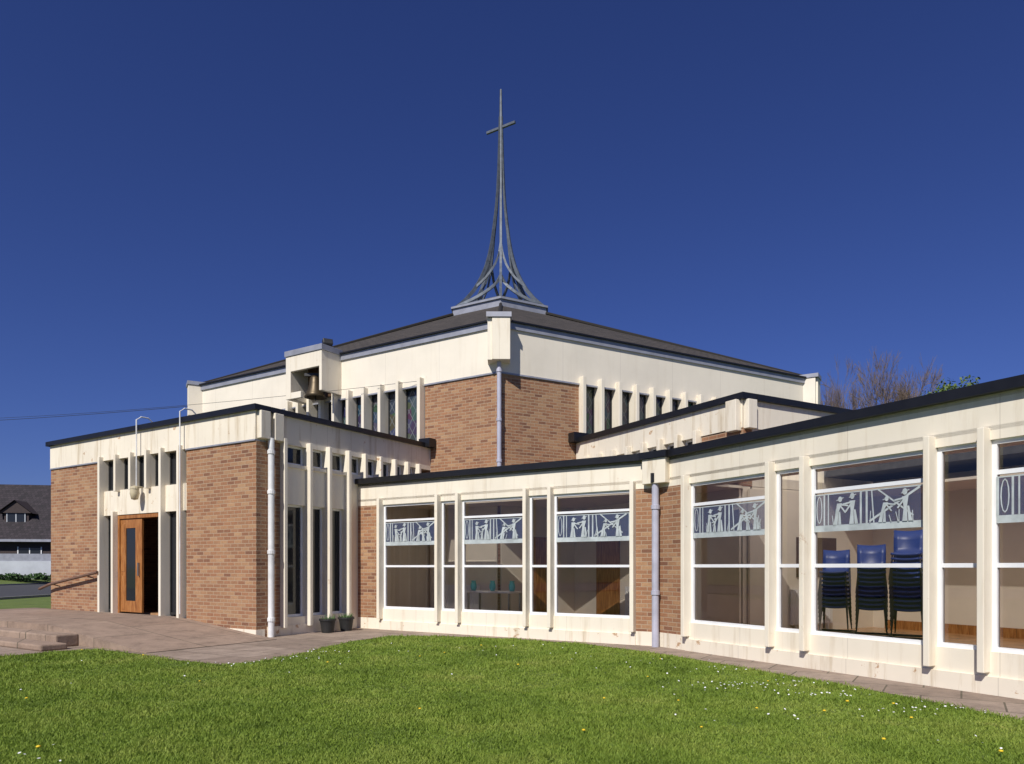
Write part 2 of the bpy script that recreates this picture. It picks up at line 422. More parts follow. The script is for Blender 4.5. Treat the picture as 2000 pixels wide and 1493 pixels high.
for i in range(6):
    a, b = HEX[i], HEX[(i + 1) % 6]; F = Fr(a, (b[0] - a[0], b[1] - a[1])); ln = math.dist(a, b)
    MB().box(-.03, ln + .03, -.07, .2, ZC, ZT).build('fascia', 'lead', church, F.M)
    MB().box(0, ln, -.035, .02, ZB - .03, ZB + .01).build('flashing', 'lead', church, F.M)
    MB().box(-.05, ln + .05, -.13, .15, ZT + .002, ZT + .04).build('gutter', 'black_edge', church, F.M)
rm = MB()
CURB = 2.15; ZR1 = 11.42
def hexpt(i, r, z=None):
    p = HEX[i]; d = Vector((p[0] - cen[0], p[1] - cen[1])); d.normalize(); return (cen[0] + d.x * r, cen[1] + d.y * r)
uvs = []
for i in range(6):
    j = (i + 1) % 6; a = HEX[i]; b = HEX[j]
    def out(p):
        d = Vector((p[0] - cen[0], p[1] - cen[1])); l = d.length; d /= l; return (cen[0] + d.x * (l + .1), cen[1] + d.y * (l + .1))
    a2, b2 = out(a), out(b); c2, d2 = hexpt(j, CURB - .1), hexpt(i, CURB - .1)
    rm.poly([(*a2, ZT + .045), (*b2, ZT + .045), (*c2, ZR1), (*d2, ZR1)])
    ln = math.dist(a2, b2); mid = ((a2[0] + b2[0]) / 2, (a2[1] + b2[1]) / 2); mi = ((c2[0] + d2[0]) / 2, (c2[1] + d2[1]) / 2)
    sl = math.hypot(math.dist(mid, mi), ZR1 - ZT); w2 = math.dist(c2, d2)
    uvs += [(-ln / 2, 0), (ln / 2, 0), (w2 / 2, sl), (-w2 / 2, sl)]
roof = rm.build('roof', 'roof_tile', church)
ul_ = roof.data.uv_layers.new(name='uv')
for k, uv in enumerate(uvs): ul_.data[k].uv = uv
for i in range(6):
    p = HEX[i]; q = hexpt(i, CURB)
    MB().tube([(p[0], p[1], ZT + .06), (q[0], q[1], ZR1 + .02)], .06, 6).build('ridge_cap', 'roof_tile', roof)
for i in range(6):
    p = HEX[i]; d = Vector((p[0] - cen[0], p[1] - cen[1])).normalized()
    F = Fr(p, (-d.y, d.x))
    o = MB().box(-.17, .27, -.3, .35, 6.42, 7.44).build('corner_post', 'cream', church, F.M, bevel=.01)
    MB().box(-.28, -.17, -.24, .3, 6.42, 7.439).build('post_rib', 'cream_clean', o, F.M, bevel=.01)
    MB().box(-.31, .3, -.33, .3, 7.442, 7.56).build('cap', 'lead', o, F.M)

# spire
SB = ZR1 + .30
spire = thing('spire', 'slender grey metal openwork spire of curved legs topped by a cross', 'spire', (cen[0], cen[1], ZR1))
cm = MB(); pts = [hexpt(i, CURB) for i in range(6)]
cm.prism(pts, ZR1 - .15, SB - .08); cm.prism([hexpt(i, CURB + .08) for i in range(6)], SB - .078, SB)
cm.build('base', 'lead', spire)
prof = [(2.02, 0), (1.62, .36), (1.22, .85), (.92, 1.35), (.68, 1.9), (.51, 2.5), (.39, 3.1), (.30, 3.75), (.22, 4.4), (.16, 5.1), (.115, 6.0), (.08, 7.2), (.06, 8.2)]
def rad(h):
    for (r0, h0), (r1, h1) in zip(prof, prof[1:]):
        if h0 <= h <= h1: return r0 + (r1 - r0) * (h - h0) / (h1 - h0)
    return .06
dirs = [Vector((p[0] - cen[0], p[1] - cen[1])).normalized() for p in HEX]
def lp(i, h, dr=0):
    r = max(.0, rad(h) + dr); return (cen[0] + dirs[i].x * r, cen[1] + dirs[i].y * r, SB + h)
for i in range(6):
    hs = [x * 8.2 / 40 for x in range(41)]
    side = (-dirs[i].y, dirs[i].x, 0)
    MB().strip([lp(i, h) for h in hs], side, [.11 - .055 * h / 8.2 for h in hs], [.15 - .10 * h / 8.2 for h in hs]).build('leg', 'steel', spire)
    hh_ = hs[2:20]
    MB().strip([lp(i, h, -.34 * math.sin(math.pi * (h - hh_[0]) / (hh_[-1] - hh_[0]) * .5 + math.pi / 2) * min(1, rad(h))) for h in hh_], side, .06, .06).build('inner_rib', 'steel', spire)
for i in (0, 2, 4):
    for s in (-1, 1):
        j = (i + s) % 6
        for (ha, hb, r) in ((1.3, .06, .075), (2.85, 1.0, .06)):
            pts_ = []
            for k in range(9):
                f = k / 8; fz = f ** .72; fa = f
                pa = dirs[i].lerp(dirs[j], fa).normalized(); hz = ha + (hb - ha) * fz
                rr = rad(hz) * (1 - .13 * math.sin(math.pi * f)); pts_.append((cen[0] + pa.x * rr, cen[1] + pa.y * rr, SB + hz))
            MB().tube(pts_, r, 4).build('brace', 'steel', spire)
for i in range(6):
    MB().tube([lp(i, .05), lp((i + 1) % 6, .05)], .07, 4).build('base_rail', 'steel', spire)
MB().tube([(cen[0], cen[1], SB), (cen[0], cen[1], SB + 8.2), (cen[0], cen[1], 21.05)], [.045, .07, .045], 6).build('mast', 'steel', spire)
MB().tube([(cen[0] - .70 * .84, cen[1] + .70 * .54, 19.48), (cen[0] + .70 * .84, cen[1] - .70 * .54, 19.48)], .065, 4).build('cross_arm', 'steel', spire)

# bell housing and bell
b0 = CL.U(668); Fb = CL
bh = thing('bell_housing', 'cream box bell housing with grey cap jutting from the upper church wall', 'bell housing', (*CL.W(b0 - .7, -.4), 6.2))
u1b, u0b = b0, b0 - 1.46
MB().box(u1b - .1, u1b, -.77, -.02, 6.3, 7.42).build('side_panel', 'cream', bh, Fb.M, bevel=.01)
MB().box(u0b, u0b + .2, -.77, -.02, 6.2, 7.42).build('side_panel', 'cream', bh, Fb.M, bevel=.01)
MB().box(u0b + .2, u1b - .1, -.77, -.67, 6.98, 7.42).build('front_lintel', 'cream', bh, Fb.M, bevel=.01)
MB().box(u0b + .2, u0b + .62, -.77, -.67, 6.2, 6.38).build('front_sill', 'cream', bh, Fb.M, bevel=.01)
MB().box(u0b + .2, u1b - .1, -.12, -.04, 6.3, 7.2).build('back_panel', 'dark_panel', bh, Fb.M)  # dark colour stands in for the shade inside the cream housing
MB().box(u0b - .03, u1b + .03, -.8, -.0, 7.42, 7.58).build('cap', 'lead', bh, Fb.M, bevel=.01)
bx, by = CL.W(u0b + .92, -.5)
bell = thing('bell', 'dark bronze bell hanging inside the cream bell housing', 'bell', (bx, by, 6.3))
MB().lathe([(.0, .62), (.1, .61), (.15, .55), (.17, .4), (.2, .25), (.26, .1), (.31, 0), (.28, 0), (.24, .1), (.15, .3), (.1, .5)], 20, (bx, by, 6.2)).build('bell_body', 'bronze', bell, smooth=True)
MB().box(bx - .3, bx + .3, by - .04, by + .04, 6.81, 6.89).build('yoke', 'dark_metal', bell)
MB().lathe([(.015, .4), (.015, .05), (.05, 0), (0, -.05)], 8, (bx, by, 6.16)).build('clapper', 'dark_metal', bell)
fx, fy = CL.W(b0 - .2, -.35)
fl_ = thing('floodlight', 'small black floodlight on top of the bell housing', 'floodlight', (fx, fy, 7.58))
MB().tube([(fx, fy, 7.58), (fx, fy, 7.72)], .03).build('bracket', 'dark_metal', fl_)
MB().box(-.14, .14, -.08, .08, 0, .17).build('lamp_head', 'dark_metal', fl_, Matrix.Translation((fx, fy, 7.68)) @ Matrix.Rotation(.5, 4, 'Z') @ Matrix.Rotation(-.4, 4, 'X'), bevel=.02)

# drainpipes
def drainpipe(label, x, y, z0, z1, mat, r=.055, zs=(.3, 1.6, 2.9), hopper=False):
    t = thing('drainpipe', label, 'drainpipe', (x, y, z0), 'rainwater pipes')
    MB().tube([(x, y, z1), (x, y, z0)], r, 14).build('pipe', mat, t)
    for z in zs:
        MB().lathe([(r, -.04), (r + .015, -.035), (r + .015, .035), (r, .04)], 12, (x, y, z)).build('collar', mat, t)
    if hopper: MB().box(x - .09, x + .09, y - .08, y + .08, z1 - .02, z1 + .14).build('hopper', 'black_edge', t)
    return t
d0 = Vector((Nn[0] - cen[0], Nn[1] - cen[1])).normalized()
drainpipe('pale grey drainpipe down the near brick corner of the church', Nn[0] + d0.x * .1, Nn[1] + d0.y * .1, 3.4, 6.45, 'pipe_grey', .055, (4.0, 5.0, 6.2), True)
x, y = ES.W(.29, -.09)
drainpipe('white drainpipe down the corner of the entrance block', x, y, 0, 3.98, 'pipe_white', .062, (.35, 1.7, 2.9, 3.7))
dj = Vector((-(.533 + .873) / 2, -(.846 + .488) / 2)).normalized()
drainpipe('lilac grey drainpipe where the two window wings meet', J[0] + dj.x * .12, J[1] + dj.y * .12, 0, 2.9, 'pipe_grey', .062, (.95, 2.45), True)

# ================================================================== ENTRANCE BLOCK
ent = thing('entrance_building', 'flat roofed brick entrance block with open wooden door and cream parapet', 'building', (*EF.W(-4, 2.7), 0))
def ew(F, a, b, z0, z1, mat='brick', y0=0, y1=.25, nm='wall', bev=0):
    return MB().box(a, b, y0, y1, z0, z1).build(nm, mat, ent, F.M, bevel=bev)
EL = -8.05
uA, uB = EF.U(190, -.12), EF.U(353, -.12) + .02
ew(EF, EL, uA, .0, 3.9); ew(EF, uB, 0, .0, 3.9)
ew(EF, EL, 0, 3.93, 4.5, 'cream_old', -.02, .25, 'cream_band')
ew(EF, EL, uA, 3.9, 3.93, 'lead', -.03, .25, 'flashing'); ew(EF, uB, -.003, 3.9, 3.93, 'lead', -.03, .24, 'flashing')
ew(EF, uB, 0.012, 0, .16, 'cream_old', -.012, .2, 'plinth')
ew(EF, EL - .05, .08, 4.5, 4.61, 'black_edge', -.09, .3, 'parapet_edge')
fpx = [190, 221, 250, 281, 309, 344]
uf = [EF.U(p, -.12) for p in fpx]
ew(EF, uA, uB, 2.62, 3.2, 'cream_old', .0, .2, 'cream_panel')
for i, u in enumerate(uf):
    full = i in (0, 4, 5)
    fin(ent, EF, u, .3 if full else 3.16, 4.02, .08, -.12, .2, 'cream' if full else 'cream_old')
u_lf = EF.U(216, -.12)
fin(ent, EF, u_lf, .3, 2.7, .08, -.12, .2)
for a, b in zip(uf[:-1], uf[1:]): window(ent, EF, a + .08, b, 3.2, 3.93, (), .1, .035, 'dark_metal', 'dark_glass')
window(ent, EF, uf[0] + .08, u_lf, .35, 2.62, (), .1, .035, 'dark_metal', 'dark_glass')
window(ent, EF, uf[4] + .08, uf[5], .35, 2.62, (), .1, .035, 'dark_metal', 'dark_glass')
da, db = u_lf + .08, uf[4]
m = MB(); m.box(da, da + .07, .0, .14, .33, 2.6).box(db - .07, db, 0, .14, .33, 2.6).box(da + .07, db - .07, 0, .14, 2.52, 2.6)
m.build('door_frame', 'wood', ent, EF.M, bevel=.005)
dm = (da + db) / 2 + .03
m = MB(); l0, l1 = da + .072, dm
m.box(l0, l0 + .22, .03, .08, .36, 2.51).box(l1 - .26, l1, .03, .08, .36, 2.51).box(l0 + .22, l1 - .26, .03, .08, .36, .62).box(l0 + .22, l1 - .26, .03, .08, 2.3, 2.51)
m.box(l0 + .03, l0 + .19, .022, .03, .42, 1.2).box(l0 + .03, l0 + .19, .022, .03, 1.3, 2.4)
door = m.build('door', 'wood', ent, EF.M, bevel=.004)
MB().box(l0 + .22, l1 - .26, .045, .065, .62, 2.3).build('pane', 'dark_glass', door, EF.M)
MB().box(l1 - .12, l1 - .08, -.01, .03, 1.2, 1.5).build('handle', 'chrome', door, EF.M)
m = MB().box(db - .115, db - .075, .15, .95, .36, 2.5)
d2_ = m.build('door', 'wood', ent, EF.M, bevel=.004); d2_['label'] = 'wooden door leaf swung open inward'
FE = Fr(EF.W(EL, 5.45), (-dE[0], -dE[1]))
ew(FE, 0, 5.2, 0, 3.93); ew(FE, 0, 5.2, 3.93, 4.5, 'cream', -.02, .25, 'cream_band'); ew(FE, 0, 5.45 + .09, 4.5, 4.608, 'black_edge', -.09, .3, 'parapet_edge')
esp = [556, 606, 644, 682]; ue = [ES.U(p, -.14) for p in esp]
ue2 = [ES.U(p, -.14) for p in (714, 744, 772, 797, 819)]
ew(ES, .25, ue[0], 0, 3.93); ew(ES, .25, 5.45, 3.93, 4.5, 'cream_old', -.02, .25, 'cream_band')
ew(ES, .3, 5.45, 4.5, 4.607, 'black_edge', -.09, .3, 'parapet_edge')
ew(ES, ue[0], ue[3] + .09, 2.7, 3.52, 'cream_clean', 0, .2, 'cream_panel'); ew(ES, ue[0], ue[3] + .09, 3.46, 3.53, 'cream_old', -.05, .0, 'ledge')
ew(ES, ue[3] + .09, 5.45, 0, 3.52, 'cream', 0, .2, 'wall')
ew(ES, .26, ue[3] + .09, 0, .2, 'cream_old', -.03, .1, 'plinth'); ew(ES, ue[0], ue[3] + .09, .2, .36, 'cream', 0, .2, 'sill_wall')
for u in ue: fin(ent, ES, u, .16, 4.02, .08, -.14, .2, 'cream')
for u in ue2: fin(ent, ES, u, 3.45, 4.02, .08, -.14, .2, 'cream_old')
al = ue + ue2
for a, b in zip(al[:-1], al[1:]): window(ent, ES, a + .08, b, 3.53, 3.93, (), .1, .035, 'white_frame', 'dark_glass')
for a, b in zip(ue[:-1], ue[1:]): window(ent, ES, a + .08, b, .36, 2.7, (), .1, .04, 'white_frame', 'dark_glass')
MB().box(.02, .25, -.13, 0, 3.95, 4.497).build('beam_end', 'cream_old', ent, ES.M, bevel=.01)
MB().box(.36, .58, -.13, 0, 3.95, 4.497).build('beam_end', 'cream_old', ent, ES.M, bevel=.01)
MB().box(EL, -.01, .02, 5.4, 4.42, 4.56).build('roof', 'felt', ent, EF.M)
MB().box(EL + .25, -.25, .25, 5.4, .3, .345).build('floor_slab', 'pale_floor', ent, EF.M)
MB().box(EL + .25, -.25, 3.2, 3.3, .345, 4.4).build('inner_wall', 'plaster', ent, EF.M)

def conduit(label, px, zbot):
    u = EF.U(px, -.1); p = lambda y, z: (*EF.W(u, y), z)
    o = MB().tube([p(.25, 4.6), p(.25, 4.72), p(.15, 4.8), p(-.02, 4.8), p(-.13, 4.72), p(-.13, zbot)], .016, 6).build('conduit', 'pipe_white')
    tag(o, label, 'conduit')
conduit('white conduit looping over the parapet down to the door lamp', 269, 3.15)
conduit('white conduit looping over the parapet beside the right fin of the door bay', 354, .4)
lx, ly = EF.W(EF.U(263, -.2), -.2)
lt = thing('wall_lamp', 'small cream lantern on the panel above the entrance door', 'lamp', (lx, ly, 2.85))
MB().lathe([(.0, .28), (.09, .25), (.1, .2)], 12, (lx, ly, 2.95)).build('cap', 'lamp_cream', lt)
MB().tube([(lx, ly, 3.2), (lx + .09, ly + .17, 3.2)], .02).build('bracket', 'lamp_cream', lt)
MB().lathe([(.09, .2), (.1, .1), (.07, -.03), (0, -.05)], 12, (lx, ly, 2.95)).build('globe', 'lamp_cream', lt, smooth=True)
h0, h1 = EF.U(96, -.15), EF.U(190, -.15)
hr = thing('handrail', 'brown handrail sloping along the left brick wall of the entrance', 'handrail', (*EF.W(h0, -.15), .9))
za, zb = EF.Z(96, 1142, -.15), EF.Z(190, 1118, -.15)
MB().tube([(h0 - .5, -.15, za - .12), (h0, -.15, za), (h1, -.15, zb)], .035, 8).build('rail', 'handrail_wood', hr, EF.M)
for f in (.1, .8): MB().tube([(h0 + (h1 - h0) * f, -.15, za + (zb - za) * f - .03), (h0 + (h1 - h0) * f, 0, za + (zb - za) * f - .08)], .012, 6).build('bracket', 'dark_metal', hr, EF.M)

# ================================================================== HALL WING
hall = thing('church_hall', 'low flat roofed hall with two fin and window wings meeting at an angle', 'building', (J[0] + 3, J[1] + 1, 0))
def hw(F, a, b, z0, z1, mat='cream', y0=0, y1=.2, nm='wall', bev=0):
    return MB().box(a, b, y0, y1, z0, z1).build(nm, mat, hall, F.M, bevel=bev)
ML = -7.27; RL = 12.0; ZW0, ZW1 = .47, 2.8
mu = [MW.U(p, -.13) for p in (735, 848, 888, 1020, 1068, 1229)]
ru = [RW.U(p, -.13) for p in (1329, 1493, 1560, 1802, 1907)]
LG, NR = ru[3] - ru[2], ru[4] - ru[3]
while ru[-1] < RL - 1: ru.append(ru[-1] + (LG if len(ru) % 2 == 1 else NR))
FW = .075
hw(MW, ML, 0, ZW1, 3.3, 'cream', 0, .3, 'cream_band'); hw(RW, 0, RL, ZW1, 3.3, 'cream', 0, .3, 'cream_band')
hw(MW, ML - .02, 0, 3.3, 3.42, 'black_edge', -.1, .25, 'roof_edge'); hw(RW, 0, RL, 3.301, 3.421, 'black_edge', -.1, .25, 'roof_edge')
hw(MW, ML, mu[0], .25, ZW1, 'brick'); hw(MW, mu[-1] + FW, 0, .25, ZW1, 'brick'); hw(RW, 0, ru[0], .25, ZW1, 'brick')
hw(MW, ML, mu[0], 0, .25, 'cream_old'); hw(MW, mu[-1] + FW, 0, 0, .25, 'cream_old', -.012); hw(RW, 0, ru[0], 0, .25, 'cream_old', -.012)
hw(MW, mu[0], mu[-1] + FW, 0, ZW0, 'cream', 0, .2, 'plinth'); hw(RW, ru[0], RL, 0, ZW0, 'cream', 0, .2, 'plinth')
hw(MW, mu[0], mu[-1] + FW, 0, .2, 'cream_old', -.035, 0, 'plinth_base'); hw(RW, ru[0], RL, 0, .2, 'cream_old', -.035, 0, 'plinth_base')
for u in mu: fin(hall, MW, u, .24, 2.93)
for u in ru: fin(hall, RW, u, .24, 2.93)
for i, (a, b) in enumerate(zip(mu[:-1], mu[1:])):
    big = i % 2 == 0
    w = window(hall, MW, a + FW, b, ZW0, ZW1, (2.44, 1.42) if big else (1.42,))
    if big: frieze(w, MW, a + FW + .045, b - .045, 10 + i)
for i, (a, b) in enumerate(zip(ru[:-1], ru[1:])):
    big = i % 2 == 0
    w = window(hall, RW, a + FW, b, ZW0, ZW1, (2.44, 1.42) if big else (1.42,), t=.05)
    if big: frieze(w, RW, a + FW + .05, b - .05, 30 + i)
FJ = Fr(J, (.68, -.733))
MB().box(-.23, .26, -.2, .15, 2.86, 3.298).build('beam_end', 'cream_old', hall, FJ.M, bevel=.01)
MB().box(-.27, .3, -.24, .15, 3.302, 3.418).build('roof_edge', 'black_edge', hall, FJ.M)
hw(RW, RL, RL + .25, 0, 3.3, 'brick', 0, 6)
poly = [J, MW.W(ML), ES.W(5.4), Nn, CR.W(2.3), A, RW.W(0, 6.0), RW.W(RL, 6.0), RW.W(RL, 0)][::-1]
backp = [MW.W(ML, .6), MW.W(-6.4, .6), MW.W(-6.4, 1.7), MW.W(-.7, 1.7), MW.W(-.7, .6), MW.W(0, .6), RW.W(0, 2.0), A, CR.W(2.3), Nn, ES.W(5.4)]
for nm, mt, z0, z1 in (('roof', 'felt', 3.25, 3.39), ('ceiling', 'plaster', 2.9, 2.95)):  # roof and ceiling leave gaps under the added light panels
    mm = MB(); mm.prism([MW.W(ML), J, MW.W(0, .6), MW.W(ML, .6)], z0, z1).prism(backp, z0 + .001, z1 + .001)
    mm.prism([J, RW.W(0, 2.0), MW.W(0, .6)], z0 + .002, z1 + .002)
    mm.prism([RW.W(0, 0), RW.W(RL, 0), RW.W(RL, 1.3), RW.W(0, 1.3)], z0 + .003, z1 + .003).prism([RW.W(0, 4.4), RW.W(RL, 4.4), RW.W(RL, 6), RW.W(0, 6)], z0 + .003, z1 + .003)
    mm.build(nm, mt, hall)
MB().prism([MW.W(-6.4, .6), MW.W(-.7, .6), MW.W(-.7, 1.7), MW.W(-6.4, 1.7)], 3.40, 3.41).build('added_rooflight', 'added_rooflight', hall)  # unseen panel added to bring daylight into the middle wing
MB().prism([RW.W(0.1, 1.3), RW.W(RL, 1.3), RW.W(RL, 4.4), RW.W(0.1, 4.4)], 3.40, 3.41).build('added_rooflight', 'added_rooflight', hall)  # unseen panel added so sun reaches the right wing's floor and chairs
MB().prism([(p[0] + (0.12 if i in (0, 8) else 0), p[1] + .05) for i, p in enumerate(poly)], .0, .1).build('floor_slab', 'pale_floor', hall)
hw(RW, 0, RL, .1, 3.3, 'plaster', 6.0, 6.2, 'back_wall')
hw(RW, 0.3, RL, .1, .28, 'wood', 5.97, 5.995, 'skirting')
hw(CL, -2.1, -.02, .1, 2.9, 'plaster', -.08, -.03, 'back_wall'); hw(CR, .02, 2.2, .1, 2.9, 'plaster', -.08, -.03, 'back_wall')
hw(AF, -5.6, -.02, .1, 2.9, 'plaster', -.08, -.03, 'back_wall'); hw(AR, 0.1, 4.0, .1, 2.9, 'plaster', -.08, -.03, 'side_wall')
hw(CR, .6, 1.5, .1, 2.15, 'wood', -.12, -.085, 'inner_door'); hw(AF, -4.6, -3.7, .1, 2.15, 'wood', -.12, -.085, 'inner_door')
hw(AF, -2.6, -1.9, .1, 2.6, 'dark_panel', -.3, -.085, 'cupboard')
hw(RW, 5.2, 6.3, .1, 2.15, 'wood', 5.94, 5.968, 'inner_door'); hw(RW, 8.0, 10.0, 1.0, 2.2, 'dark_panel', 5.95, 5.985, 'noticeboard')
hw(AR, 1.4, 2.6, 1.2, 2.0, 'dark_panel', -.11, -.085, 'noticeboard')

def radiator(F, u0, u1, label):
    t = thing('radiator', label, 'radiator', (*F.W(u0), .1)); m = MB().box(u0, u1, -.17, -.11, .25, .95)
    k = u0 + .04
    while k < u1 - .04: m.box(k, k + .03, -.18, -.17, .27, .93); k += .07
    m.build('panel', 'radiator_white', t, F.M)
    for q in (u0 + .1, u1 - .14): MB().box(q, q + .04, -.16, -.12, .1, .25).build('foot', 'radiator_white', t, F.M)
radiator(CL, -1.8, -.5, 'white ribbed radiator seen through the second window of the middle wing')
radiator(AF, -3.4, -2.8, 'narrow white ribbed radiator seen through the rightmost window of the middle wing')
radiator(AR, 1.2, 2.4, 'white ribbed radiator seen through the first window of the right wing')
def table(label, F, px, y, ln, dp_, group=None):
    u = F.U(px, y); t = thing('table', label, 'table', (*F.W(u, y), .1))
    MB().box(u - ln / 2, u + ln / 2, y - dp_ / 2, y + dp_ / 2, .80, .84).build('table_top', 'radiator_white', t, F.M, bevel=.005)
    for a in (-1, 1):
        for b in (-1, 1):
            cx, cy = u + a * (ln / 2 - .08), y + b * (dp_ / 2 - .06); MB().box(cx - .02, cx + .02, cy - .02, cy + .02, .1, .80).build('leg', 'chrome', t, F.M)
    return u
tu = table('white topped table inside the middle wing behind its second window', MW, 965, 1.9, 1.3, .6)
for k, px in enumerate((925, 962, 1000)):
    u = MW.U(px, 1.85); x, y = MW.W(u, 1.85)
    tag(MB().lathe([(0, 0), (.05, 0), (.075, .08), (.07, .16), (.05, .2), (.06, .24)], 14, (x, y, .84)).build('vase', 'cyan_paint', smooth=True), ('turquoise vase at the left end of the white table inside', 'turquoise vase in the middle of the white table inside', 'turquoise vase at the right end of the white table inside')[k], 'vase')

def make_chair(label):
    t = thing('stacking_chair', label, 'chair', (0, 0, 0), 'blue stacking chairs in the hall')
    prof_ = [(-.21, .425), (-.19, .45), (-.05, .44), (.1, .44), (.18, .47), (.22, .55), (.25, .68), (.28, .84)]
    m = MB(); cols = 7
    for (yy, zz) in prof_:
        for c in range(cols):
            f = c / (cols - 1) * 2 - 1; m.v.append((f * .22, yy - (.04 * f * f if zz > .5 else 0), zz + .02 * f * f))
    for i in range(len(prof_) - 1):
        for c in range(cols - 1):
            a = i * cols + c; m.f.append([a, a + 1, a + cols + 1, a + cols])
    o = m.build('seat_shell', 'blue_plastic', t, smooth=True)
    sm = o.modifiers.new('solid', 'SOLIDIFY'); sm.thickness = .03
    for sx in (-1, 1):
        MB().tube([(sx * .2, -.16, .43), (sx * .24, -.24, 0.01)], .011, 6).build('leg', 'dark_metal', t)
        MB().tube([(sx * .2, .14, .43), (sx * .24, .26, 0.01)], .011, 6).build('leg', 'dark_metal', t)
    return t
def tower(proto, px, y, n, rz, label, first):
    u = RW.U(px, y); p = RW.W(u, y); base = .24; ang = math.atan2(XW[1], XW[0]) + rz
    for k in range(n):
        o = proto if (first and k == 0) else copy_tree(proto)
        o['label'] = label
        o.matrix_basis = Matrix.Translation((p[0], p[1], base + k * .078)) @ Matrix.Rotation(ang, 4, 'Z') @ Matrix.Translation((0, -.02 * k, 0))
    tr = thing('chair_trolley', 'low wheeled trolley under ' + label.split(' in ')[1], 'trolley', (p[0], p[1], .1), 'trolleys under the chair stacks')
    Mx = Matrix.Translation((p[0], p[1], .1)) @ Matrix.Rotation(ang, 4, 'Z')
    MB().box(-.3, .3, -.3, -.27, .09, .13).box(-.3, .3, .27, .3, .09, .13).box(-.3, -.27, -.27, .27, .09, .13).box(.27, .3, -.27, .27, .09, .13).build('frame', 'dark_metal', tr, Mx)
    for sx in (-1, 1):
        for sy in (-1, 1):
            MB().tube([(sx * .26, sy * .26 - .0, .045), (sx * .26 + .03, sy * .26, .045)], .045, 10).build('wheel', 'chrome', tr, Mx)
pc = make_chair('x')
tower(pc, 1632, 3.2, 9, .5, 'blue plastic chair in the left and shortest stack behind the window', True)
tower(pc, 1702, 3.2, 10, .6, 'blue plastic chair in the middle stack behind the window', False)
tower(pc, 1775, 3.4, 13, .45, 'blue plastic chair in the right and tallest stack behind the window', False)

# ================================================================== REAR ANNEX
ann = thing('annex', 'flat roofed cream parapet block rising behind the right window wing', 'building', (A[0], A[1] + 3, 0))
def aw(F, a, b, z0, z1, mat='brick', y0=0, y1=.25, nm='wall', bev=0):
    return MB().box(a, b, y0, y1, z0, z1).build(nm, mat, ann, F.M, bevel=bev)
AL = -5.62; ZA = 4.74
aw(AF, -1.1, 0, 2.96, 4.08); aw(AF, AL, -1.1, 2.96, 3.5); aw(AF, AL, 0, 4.08, ZA - .12, 'cream_old', -.02, .25, 'cream_band')
aw(AF, AL, .08, ZA - .12, ZA, 'black_edge', -.09, .3, 'parapet_edge'); aw(AR, .3, 7, ZA - .121, ZA - .002, 'black_edge', -.09, .3, 'parapet_edge')
aw(AR, .25, 7, 2.96, 4.08, 'cream'); aw(AR, .25, 7, 4.08, ZA - .12, 'cream', -.02, .25, 'cream_band')
aw(AF, AL, 0, 0, 2.95, 'plaster', 0, .2); aw(AR, .25, 7, 0, 2.95, 'plaster', 0, .2)
au = [-1.2 - .56 * k for k in range(9)]
for u in au:
    if u > AL: fin(ann, AF, u, 3.45, 4.2, .09, -.16, .2, 'cream_old')
for a, b in zip(au[1:], au[:-1]):
    if a > AL: window(ann, AF, a + .09, b, 3.5, 4.08, (), .1, .035, 'white_frame', 'dark_glass')
MB().box(-.3, -.03, -.16, 0, 4.02, ZA - .125).build('beam_end', 'cream_old', ann, AF.M, bevel=.01)
MB().box(.02, .25, -.13, 0, 4.06, ZA - .125).build('beam_end', 'cream', ann, AR.M, bevel=.01)
MB().box(AL, -.01, .02, 6.9, ZA - .2, ZA - .05).build('roof', 'felt', ann, AF.M)
bx0 = CL.U(838)
MB().box(bx0 - .1, bx0 + .25, -.3, -.03, 4.5, 4.72).build('gutter_box', 'black_edge', ent, CL.M)
bx1 = CR.U(1118)
MB().box(bx1 - .15, bx1 + .3, -.3, -.03, 4.62, 4.86).build('gutter_box', 'black_edge', ann, CR.M)

# ================================================================== LANDING, RAMP, STEPS
MB().prism([EF.W(-8.9, -2.6), EF.W(-2.6, -2.6), EF.W(-2.6, .0), EF.W(-8.9, .0)], 0, .33).build('landing', 'slab').__setitem__('kind', 'structure')
rmp = MB(); p = [EF.W(-2.6, -2.6), EF.W(.6, -2.6), EF.W(.6, -.0), EF.W(-2.6, -.0)]
rmp.v = [(*p[0], .002), (*p[1], .002), (*p[2], .002), (*p[3], .002), (*p[0], .33), (*p[1], .008), (*p[2], .008), (*p[3], .33)]
rmp.f = [[4, 5, 6, 7], [0, 1, 5, 4], [2, 3, 7, 6], [3, 0, 4, 7]]
rmp.build('ramp', 'slab').__setitem__('kind', 'structure')
st = MB().box(-10.5, -1.5, -2.98, -2.6, .0, .215).box(-10.5, -1.1, -3.40, -2.98, 0, .105)
st.build('steps', 'slab', None, EF.M, bevel=.025).__setitem__('kind', 'structure')

# ================================================================== GROUND
gm = MB(); gm.poly([(-1500, -600, -.008), (1500, -600, -.008), (1500, 2500, -.008), (-1500, 2500, -.008)])
gm.build('ground', 'ground_grass').__setitem__('kind', 'structure')
edge_px = [(0, 1283), (120, 1272), (190, 1268), (280, 1279), (350, 1290), (430, 1298), (500, 1293), (560, 1283), (620, 1268), (690, 1252), (760, 1243), (880, 1243), (1000, 1248), (1130, 1257), (1240, 1270), (1370, 1290), (1500, 1313), (1620, 1333), (1750, 1357), (1880, 1383), (2000, 1408)]
edge = [G(a, b) for a, b in edge_px] + [(6.0, 3.9), (7.6, 1.2)]
edge = [(-13.5, 13.2)] + edge
wallside = [(9.3, 2.0), RW.W(8, .1), RW.W(0, .1), MW.W(ML + .1, .1), ES.W(2.8, .1), EF.W(-.1, .1), EF.W(-8.05, .1), (-14.5, 20.5)]
